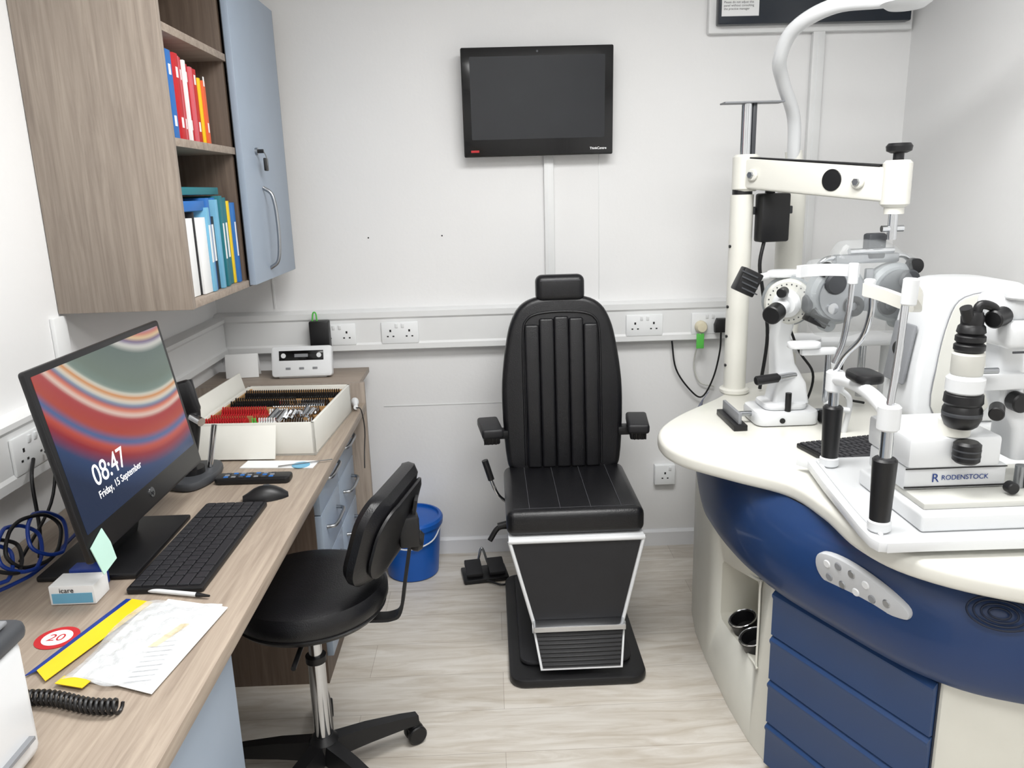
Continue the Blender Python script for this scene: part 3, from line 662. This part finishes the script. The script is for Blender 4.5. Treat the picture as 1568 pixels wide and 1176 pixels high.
b=MB(); b.prism(catm([(.765,1.80,0),(.725,1.50,0),(.712,1.365,0),(.735,1.34,0),(.80,1.338,0),(1.4,1.335,0),(1.45,1.40,0),(1.45,1.77,0),(1.40,1.81,0),(.80,1.815,0)],2,True),.815,.835,WHITE,'z',.005)
lipr=[(.785,1.79),(.745,1.50),(.735,1.37)]
b.tube([(x,y,.838) for x,y in lipr],.004,WHITE,n=4,seg=8); b.bx(.82,1.35,1.42,1.78,.80,.815,GREY,0); b.done('instrument_plate')
b=MB(); b.cyl((.83,2.60,.80),(.83,2.60,1.465),.037,CREAM); b.cyl((.83,2.60,1.465),(.83,2.60,1.495),.032,BLK); b.cyl((.83,2.60,.80),(.83,2.60,.82),.05,CREAM,bev=.005)
for z in(.9,1.0,1.1,1.3): b.cyl((.79,2.59,z),(.80,2.59,z),.005,BLK,seg=10)
b.cyl((.835,2.60,1.58),(.835,2.60,1.745),.018,CHROME); b.bx(.85,.862,2.585,2.615,1.58,1.745,DGREY,.001); b.bx(.755,.945,2.57,2.63,1.745,1.75,GREY,.001); b.done('phoropter_column')
b=MB(); b.cyl((1.04,2.72,.80),(1.04,2.72,1.47),.046,CREAM); b.cyl((1.04,2.72,1.47),(1.04,2.72,1.50),.035,BLK); b.cyl((1.04,2.70,1.50),(1.03,2.70,1.60),.028,CREAM); b.done('lamp_column')
b=MB(); b.tube([(1.03,2.70,1.56),(1.005,2.65,1.70),(.935,2.57,1.80),(.895,2.5,1.86),(.905,2.42,1.93),(.97,2.3,1.965),(1.09,2.2,1.96),(1.28,2.12,1.99)],.021,WHITE,n=8,seg=16); b.lathe([(.0,0),(.045,.004),(.062,.016),(.058,.035),(.03,.05),(0,.052)],WHITE,(1.10,2.17,1.925)); b.done('examination_lamp_arm')
P0=V((.838,2.60,1.53)); P1=V((1.115,2.17,1.488)); ad=(P1-P0)
TA=frame(tuple((P0+P1)/2),tuple(ad),(0,0,1)); La=ad.length
yo=1 if (TA.to_3x3()@V((0,1,0))).x<0 else -1
b=MB(); b.prism([(-La/2+.0,-.045),(La/2,-.05),(La/2,.042),(-La/2,.05)],-.032,.032,CREAM,'y',.01,TA,seg=3)
b.cyl(tuple(P0-V((0,0,.055))),tuple(P0+V((0,0,.06))),.042,CREAM,bev=.008); b.cyl(tuple(P1-V((0,0,.062))),tuple(P1+V((0,0,.062))),.038,CREAM,bev=.008)
b.prism([(-La/2+.03,.045),(La/2-.04,.041),(La/2-.04,.049),(-La/2+.03,.053)],-.026,.026,BLK,'y',.003,TA); b.done('phoropter_arm')
b=MB(); dr=TA.to_3x3()@V((0,yo,0))
p=TA@V((.08,.031*yo,0)); b.cyl(tuple(p),tuple(p+dr*.004),.031,BLK,seg=32,bev=.001)
for x in(-.20,.165):
    p=TA@V((x,.031*yo,.0)); b.cyl(tuple(p),tuple(p+dr*.012),.019,CREAM,bev=.003); b.cyl(tuple(p+dr*.012),tuple(p+dr*.02),.010,STEEL,seg=6)
b.cyl(tuple(P1+V((0,0,.062))),tuple(P1+V((0,0,.08))),.014,BLK); b.lathe([(.02,0),(.032,.006),(.034,.018),(.028,.026),(0,.027)],BLK,tuple(P1+V((0,0,.08))),seg=14); b.done('arm_knobs')
b=MB(); b.cyl(tuple(P1-V((0,0,.062))),tuple(P1-V((0,0,.08))),.026,CREAM); b.cyl(tuple(P1-V((0,0,.08))),tuple(P1-V((0,0,.15))),.013,CHROME); b.cyl(tuple(P1-V((.03,0,.12))),tuple(P1-V((-.03,0,.12))),.009,CHROME); b.done('hanger')
b=MB(); b.box((.925,2.58,1.39),(.10,.055,.155),BLK,.008,.15); b.bx(.90,.93,2.575,2.59,1.46,1.49,BLK,.003); b.tube([(.90,2.57,1.32),(.885,2.56,1.24),(.90,2.56,1.15),(.93,2.58,1.0),(.92,2.6,.81)],.006,BLK); b.bx(.86,1.0,2.60,2.625,1.40,1.425,DGREY,.003); b.done('power_supply_box')
b=MB(); b.tube([(.90,2.4,1.15),(.95,2.37,1.0),(1.0,2.36,.92),(.99,2.36,.84),(.96,2.36,.81)],.004,BLK); b.tube([(1.12,2.42,.95),(1.10,2.38,.88),(1.12,2.37,.83),(1.18,2.38,.81)],.004,BLK); b.done('cables')
b=MB(); b.bx(.97,1.36,2.42,2.58,.985,1.005,WHITE,.006); b.bx(1.0,1.06,2.5,2.68,.95,.985,WHITE,.004); b.cyl((1.30,2.5,.80),(1.30,2.5,.985),.018,WHITE); b.cyl((1.22,2.5,.80),(1.22,2.5,.985),.012,CHROME); b.lathe([(.05,0),(.055,.01),(.03,.02),(0,.022)],WHITE,(1.0,2.45,1.005)); b.done('rear_tray')
# ---------------------------------------------------------------- phoropter
grp('phoropter',(1.07,2.21,1.20))
TPh=Tt(1.068,2.215,1.198)@Matrix.Rotation(.1,4,'Z')@Matrix.Scale(1.2,4)
b=MB()
for s in(-1,1):
    b.lathe([(.0,0),(.05,0),(.064,.006),(.070,.02),(.070,.045),(.062,.055),(.045,.058),(0,.058)],PGREY,(s*.072,.028,-.01),(0,-1,0),36)
    b.lathe([(.050,.0),(.056,.0),(.056,.006),(.050,.006)],STEEL,(s*.072,-.031,-.01),(0,-1,0),36)
    b.lathe([(.018,0),(.024,.002),(.024,.012),(.018,.016),(.011,.016),(.009,.004)],BLK,(s*.043,-.031,-.035),(0,-1,0))
    b.lathe([(.0,0),(.024,0),(.026,.01),(.022,.016),(0,.016)],DGREY,(s*.092,-.031,.02),(0,-1,0),20)
    b.lathe([(.0,0),(.013,0),(.013,.012),(0,.014)],CHROME,(s*.096,-.031,-.038),(0,-1,0),20)
    b.cyl((s*.132,.0,-.03),(s*.146,.0,-.03),.022,DGREY,bev=.004); b.cyl((s*.09,-.02,-.080),(s*.09,.01,-.080),.018,PGREY,bev=.003)
    b.lathe([(.0,0),(.018,0),(.018,.02),(0,.022)],BLK,(s*.112,-.012,.052),(0,-1,0),20)
    b.tube([(s*.04,0,.07),(s*.095,0,.075),(s*.125,0,.05)],.006,CHROME)
b.box((0,.0,.072),(.16,.026,.022),STEEL,.005); b.box((0.02,0,.10),(.045,.03,.06),DGREY,.006); b.cyl((-.05,-.014,.09),(.06,-.014,.09),.007,CHROME); b.box((0,-.02,.0),(.02,.012,.1),STEEL,.003); b.done('lens_batteries',TPh)
b=MB(); bm=bmesh.new(); bmesh.ops.create_icosphere(bm,subdivisions=4,radius=1)
for v in bm.verts:
    c=v.co.copy(); n=1+.07*math.sin(5*c.x+2*c.z)+.05*math.sin(9*c.z+4*c.x)+.03*math.sin(14*c.x*c.z)
    def sg(a,p): return math.copysign(abs(a)**p,a)
    v.co=V((sg(c.x,.75)*.148*n,c.y*.056*n,sg(c.z,.7)*.112*n-.004))
b.put(bm,CLEAR,TPh); b.done('clear_dust_cover',ang=80)
# ---------------------------------------------------------------- keratometer
grp('keratometer',(.865,2.26,.80),.0,world=False)
b=MB(); b.prism(rrect(.19,.15,.03),.001,.045,WHITE,'z',.01); b.prism(rrect(.13,.12,.03,cy=.0),.045,.065,WHITE,'z',.008); b.cyl((-.02,-.078,.02),(-.02,-.072,.02),.008,BLK); b.done('base')
b=MB(); b.bx(-.17,-.13,-.10,.08,.001,.018,BLK,.002); b.bx(-.155,-.145,-.09,.07,.018,.05,GREY,.002); b.tube([(-.15,-.02,.03),(.14,-.02,.03)],.008,STEEL,smooth=False); b.cyl((.10,-.05,.022),(.13,-.05,.022),.02,BLK,bev=.003); b.done('rail')
b=MB(); b.cyl((-.10,-.06,.14),(-.03,-.05,.145),.014,BLK,bev=.003); b.cyl((-.03,-.05,.145),(.03,-.02,.145),.010,CHROME); b.cyl((.0,-.06,.045),(0,-.06,.10),.009,BLK); b.done('joystick')
b=MB(); b.loft([[(x,y,z) for x,y in rrect(w,d,.012,3,cx_,cy_)] for z,w,d,cx_,cy_ in((.06,.11,.09,.02,.01),(.12,.09,.08,.02,.01),(.18,.06,.07,.0,.01),(.26,.05,.06,-.01,.01),(.33,.055,.06,.0,.0),(.36,.06,.06,.01,.0))],WHITE,closed=True,caps=True); b.done('pillar')
b=MB(); b.lathe([(.0,0),(.062,0),(.066,.006),(.066,.03),(.06,.036),(0,.036)],OFFW,(.005,.0,.365),(-.35,-.9,-.05),40); b.lathe([(.062,.0),(.074,.002),(.074,.010),(.062,.012)],PGREY,(.005,.0,.365),(-.35,-.9,-.05),40)
for k in range(24):
    a=2*math.pi*k/24; q=V((0,0,1)).rotation_difference(V((-.35,-.9,-.05)).normalized()); p=V((.005,.0,.365))+q@V((.053*math.cos(a),.053*math.sin(a),.036)); b.cyl(tuple(p),tuple(p+q@V((0,0,.001))),.0022,DGREY,seg=6)
b.lathe([(.038,0),(.040,.02),(.026,.035),(0,.036)],WHITE,(-.008,-.03,.363),(-.45,-.85,-.1)); b.done('drum')
b=MB(); b.cyl((-.03,-.06,.358),(-.065,-.10,.348),.021,WHITE,.02,bev=.003); b.cyl((-.06,-.095,.35),(-.09,-.13,.342),.026,BLK,bev=.003); b.cyl((-.03,-.06,.40),(-.05,-.09,.398),.014,BLK,bev=.003); b.done('eyepiece')
b=MB()
for p in((-.125,-.02,.425),(.072,-.065,.335)):
    b.box(p,(.06,.045,.07),BLK,.004,Matrix.Rotation(.45,4,'Y'))
    for k in range(4): b.box((p[0],p[1]-.024,p[2]-.024+k*.016),(.05,.004,.004),DGREY,0,Matrix.Rotation(.45,4,'Y'))
b.tube([(-.10,-.0,.43),(-.03,0.01,.44),(.03,.02,.435)],.011,WHITE); b.tube([(.06,-.02,.34),(.04,0,.35)],.012,WHITE); b.done('lamps')
b=MB(); b.prism(catm([(-.06,.0,0),(-.03,.045,0),(.03,.04,0),(.06,.01,0),(.06,-.02,0),(.03,-.01,0),(-.02,-.02,0)],3,True),.432,.452,WHITE,'z',.005); b.done('upper_arm')
grp('keratometer_chinrest',(.93,2.08,.8),0)
b=MB()
hp=catm([(.825,2.08,0),(.86,2.10,0),(.91,2.105,0),(.955,2.08,0),(.965,2.04,0)],5); R=[]
for i,p in enumerate(hp):
    t=(hp[min(i+1,len(hp)-1)]-hp[max(i-1,0)]).normalized(); nn=V((t.y,-t.x,0)).normalized(); R.append([p+nn*.007+V((0,0,1.283)),p-nn*.007+V((0,0,1.283)),p-nn*.007+V((0,0,1.252)),p+nn*.007+V((0,0,1.252))])
b.loft(R,WHITE,closed=True,caps=True)
b.tube([(.955,2.04,1.265),(.950,2.04,1.16),(.945,2.05,1.08),(.93,2.06,1.02)],.008,CHROME); b.cyl((.955,2.04,1.235),(.955,2.04,1.29),.013,WHITE,bev=.002)
b.prism(rrect(.09,.05,.022,cx=.86,cy=2.1),1.055,1.072,WHITE,'z',.004); b.bx(.85,.95,2.085,2.105,1.035,1.055,WHITE,.004); b.cyl((.93,2.1,.9),(.93,2.1,1.04),.008,CHROME); b.tube([(.93,2.06,1.02),(.95,2.08,.95),(1.0,2.10,.90),(1.0,2.12,.801)],.008,WHITE); b.tube([(.93,2.1,.9),(.96,2.1,.88),(1.0,2.1,.87)],.008,WHITE); b.done('head_frame')
# ---------------------------------------------------------------- chin rest with columns
grp('slit_lamp_chinrest',(.77,1.6,.835))
b=MB()
for x,y,top in((.742,1.395,1.06),(.80,1.76,1.04)):
    b.cyl((x,y,.836),(x,y,.86),.022,WHITE,bev=.004); b.cyl((x,y,.85),(x,y,.985),.019,BLK,.023,bev=.004); b.cyl((x,y,.985),(x,y,top),.012,CHROME); b.cyl((x,y,top-.02),(x,y,top+.03),.021,WHITE,bev=.004)
b.done('grips')
b=MB(); b.tube([(.742,1.395,1.07),(.765,1.5,1.075),(.785,1.60,1.07),(.80,1.70,1.06),(.80,1.76,1.05)],.015,WHITE); b.prism(rrect(.06,.09,.025,cx=.79,cy=1.60),1.085,1.105,BLK,'z',.006); b.cyl((.79,1.6,1.07),(.79,1.6,1.09),.01,CHROME); b.done('chin_bar')
b=MB(); b.tube([(.742,1.395,1.09),(.75,1.40,1.16),(.757,1.405,1.24),(.762,1.41,1.30)],.007,CHROME); b.tube([(.80,1.76,1.07),(.81,1.74,1.11),(.822,1.69,1.16),(.822,1.66,1.22),(.815,1.65,1.28)],.007,CHROME); b.done('uprights')
b=MB(); R=[]
hp=catm([(.765,1.40,1.31),(.79,1.42,1.285),(.815,1.47,1.265),(.825,1.54,1.262),(.818,1.60,1.268),(.80,1.65,1.275)],5)
for i,p in enumerate(hp):
    t=(hp[min(i+1,len(hp)-1)]-hp[max(i-1,0)]).normalized(); nn=V((t.y,-t.x,0)).normalized(); R.append([p+nn*.007+V((0,0,.012)),p-nn*.007+V((0,0,.012)),p-nn*.007-V((0,0,.014)),p+nn*.007-V((0,0,.014))])
b.loft(R,CREAM,closed=True,caps=True); b.cyl((.764,1.405,1.275),(.766,1.405,1.325),.014,WHITE,bev=.003); b.cyl((.812,1.655,1.255),(.812,1.655,1.295),.012,WHITE,bev=.003); b.done('forehead_band')
# ---------------------------------------------------------------- slit lamp
grp('slit_lamp_microscope',(1.0,1.55,.836))
b=MB(); b.bx(.815,1.40,1.375,1.64,.836,.872,WHITE,.006,seg=3); b.bx(.83,1.38,1.40,1.60,.872,.885,OFFW,.003); b.done('slide_base')
b=MB(); b.bx(.825,1.035,1.47,1.62,.886,.935,WHITE,.005); b.bx(.826,1.034,1.468,1.47,.93,.932,BLK,0); b.bx(.822,1.01,1.455,1.63,.936,1.0,WHITE,.008); b.bx(.826,1.034,1.468,1.471,.890,.893,BLK,0); b.done('cross_slide')
text('logo_text','RODENSTOCK',Tt(.900,1.468,.906)@RX90,.0145,DBTXT); text('logo_mark','R',Tt(.880,1.468,.902)@RX90,.026,DBTXT)
b=MB(); tx=.922
b.cyl((tx,1.48,1.0),(tx,1.48,1.03),.03,CREAM)
b.lathe([(.020,.955),(.025,.96),(.025,.993),(.019,.998)],BLK,(tx+.003,1.435,0)); b.lathe([(.0255,.968),(.0255,.971)],DGREY,(tx+.003,1.435,0)); b.lathe([(.0255,.98),(.0255,.983)],DGREY,(tx+.003,1.435,0))
b.lathe([(.024,1.02),(.03,1.025),(.036,1.04),(.036,1.058),(.032,1.066),(.036,1.072),(.035,1.088),(.03,1.092)],BLK,(tx,1.46,0)); b.lathe([(.036,1.046),(.0365,1.047),(.0365,1.052),(.036,1.053)],DGREY,(tx,1.46,0)); b.lathe([(.03,1.09),(.035,1.095),(.035,1.120),(.028,1.127)],WHITE,(tx,1.46,0)); b.lathe([(.027,1.127),(.029,1.132),(.029,1.168),(.026,1.172)],OFFW,(tx,1.46,0)); b.cyl((tx+.02,1.45,1.135),(tx+.055,1.45,1.135),.006,STEEL)
b.lathe([(.024,1.172),(.028,1.177),(.028,1.186),(.023,1.19),(.027,1.194),(.027,1.203),(.022,1.207),(.026,1.211),(.024,1.222),(.020,1.226),(.021,1.24),(.017,1.25),(0,1.252)],BLK,(tx,1.46,0)); b.tube([(tx+.005,1.46,1.235),(tx+.012,1.46,1.262),(tx+.04,1.46,1.255),(tx+.05,1.47,1.225)],.009,BLK); b.cyl((tx-.01,1.455,1.235),(tx-.022,1.45,1.26),.011,BLK); b.done('illumination_tower')
b=MB(); b.loft([[(x,y,z) for x,y in rrect(w,d,.012,3,cx_,1.53)] for z,w,d,cx_ in((.936,.09,.09,1.10),(1.0,.075,.08,1.09),(1.06,.05,.06,1.05),(1.15,.05,.06,1.04),(1.24,.06,.07,1.045))],WHITE,closed=True,caps=True)
b.bx(.955,1.06,1.48,1.55,1.085,1.12,WHITE,.006); b.done('support_arm')
b=MB(); b.bx(.985,1.20,1.44,1.56,1.175,1.23,WHITE,.014,seg=3); b.bx(.995,1.2,1.46,1.58,1.225,1.275,WHITE,.018,seg=3); b.cyl((1.02,1.47,1.27),(1.02,1.47,1.285),.03,WHITE,bev=.004); b.cyl((1.065,1.445,1.215),(1.06,1.42,1.215),.028,BLK,bev=.004); b.cyl((1.06,1.42,1.215),(1.0595,1.418,1.215),.02,DGREY); b.cyl((.99,1.47,1.24),(.955,1.45,1.235),.018,BLK,bev=.003); b.bx(.995,1.19,1.438,1.441,1.17,1.174,DGREY,0); b.done('microscope_head')
b=MB()
for yy in(1.49,1.55): b.cyl((1.18,yy,1.25),(1.26,yy,1.27),.02,BLK,bev=.003)
b.done('eyepieces')
b=MB(); b.cyl((1.065,1.47,.886),(1.065,1.47,.93),.012,STEEL); b.lathe([(.01,0),(.014,.01),(.012,.06),(.018,.075),(0,.085)],BLK,(1.08,1.45,.885)); b.cyl((1.02,1.44,.90),(1.02,1.42,.90),.012,BLK,bev=.002); b.cyl((.985,1.45,1.06),(.965,1.42,1.055),.014,BLK,bev=.002); b.cyl((1.05,1.50,1.06),(1.05,1.47,1.06),.02,BLK,bev=.003); b.done('joystick')
# ---------------------------------------------------------------- autorefractor
grp('autorefractor',(1.25,2.03,.80),0,world=False)
b=MB(); b.prism(rrect(.30,.17,.03),.001,.07,WHITE,'z',.014,seg=3)
o=catm([(-.135,.07,0),(-.155,.10,0),(-.15,.22,0),(-.125,.37,0),(-.10,.425,0),(-.06,.445,0),(.08,.44,0),(.12,.41,0),(.14,.30,0),(.14,.07,0)],4)
b.prism([(p.x,p.y) for p in o],-.085,.085,WHITE,'y',.022,seg=4); b.done('housing')
b=MB(); o=catm([(-.10,.10,0),(-.105,.22,0),(-.085,.35,0),(-.05,.405,0),(.05,.415,0),(.09,.37,0),(.07,.22,0),(.03,.10,0)],4,True)
b.prism([(p.x,p.y) for p in o],-.093,-.08,OFFW,'y',.004,seg=2); b.tube([(p.x,-.088,p.y) for p in o[::2]],.002,GREY,closed=True,n=2,seg=6); b.done('side_panel')
b=MB(); b.box((-.157,.0,.25),(.012,.10,.16),GREY,.006,Matrix.Rotation(.14,4,'Y')); b.cyl((-.148,0,.26),(-.170,0,.262),.02,BLK,bev=.004); b.bx(-.13,.13,-.088,-.084,.03,.034,GREY,0); b.done('front_window')
keyboard('computer_keyboard.001',(.955,1.945,.8005),.2,.25,.17,False)
# ---------------------------------------------------------------- ceiling lights
for nm,x,y,e,sx_,sy_ in(('ceiling_light_panel',.35,1.45,36,1.2,.6),('ceiling_light_panel.001',.2,.0,18,1.2,.6)):
    grp(nm,(x,y,ZC),0,world=False)
    b=MB(); b.bx(-sx_/2-.02,sx_/2+.02,-sy_/2-.02,sy_/2+.02,-.018,-.001,WHITE,.003); b.done('housing')
    b=MB(); b.bx(-sx_/2,sx_/2,-sy_/2,sy_/2,-.020,-.0175,EMW,0); b.done('diffuser')
    ld=bpy.data.lights.new(nm+'_lamp','AREA'); ld.shape='RECTANGLE'; ld.energy=e; ld.size=sx_; ld.size_y=sy_; ld.color=(1,.995,.985); lo=bpy.data.objects.new('lamp',ld); lo.location=(0,0,-.03); COL.objects.link(lo); lo.parent=G
wd_=bpy.data.worlds.new('World'); SC.world=wd_; wd_.use_nodes=True; wd_.node_tree.nodes['Background'].inputs[0].default_value=(.8,.82,.85,1); wd_.node_tree.nodes['Background'].inputs[1].default_value=.3
try:
    SC.view_settings.view_transform='Standard'; SC.view_settings.look='None'
except Exception: pass
# ---------------------------------------------------------------- camera
th=math.radians(13.9); ya=math.radians(1.4); ro=.028
f=V((math.sin(ya)*math.cos(th),math.cos(ya)*math.cos(th),-math.sin(th)))
r0=f.cross(V((0,0,1))).normalized(); u0=r0.cross(f)
r=math.cos(ro)*r0-math.sin(ro)*u0; u=math.sin(ro)*r0+math.cos(ro)*u0
cd=bpy.data.cameras.new('Camera'); cd.sensor_width=36; cd.lens=36*1200/1568; cd.clip_start=.02
co=bpy.data.objects.new('Camera',cd); COL.objects.link(co)
m=Matrix((r,u,-f)).transposed().to_4x4(); m.translation=V((0,0,1.5)); co.matrix_world=m
SC.camera=co
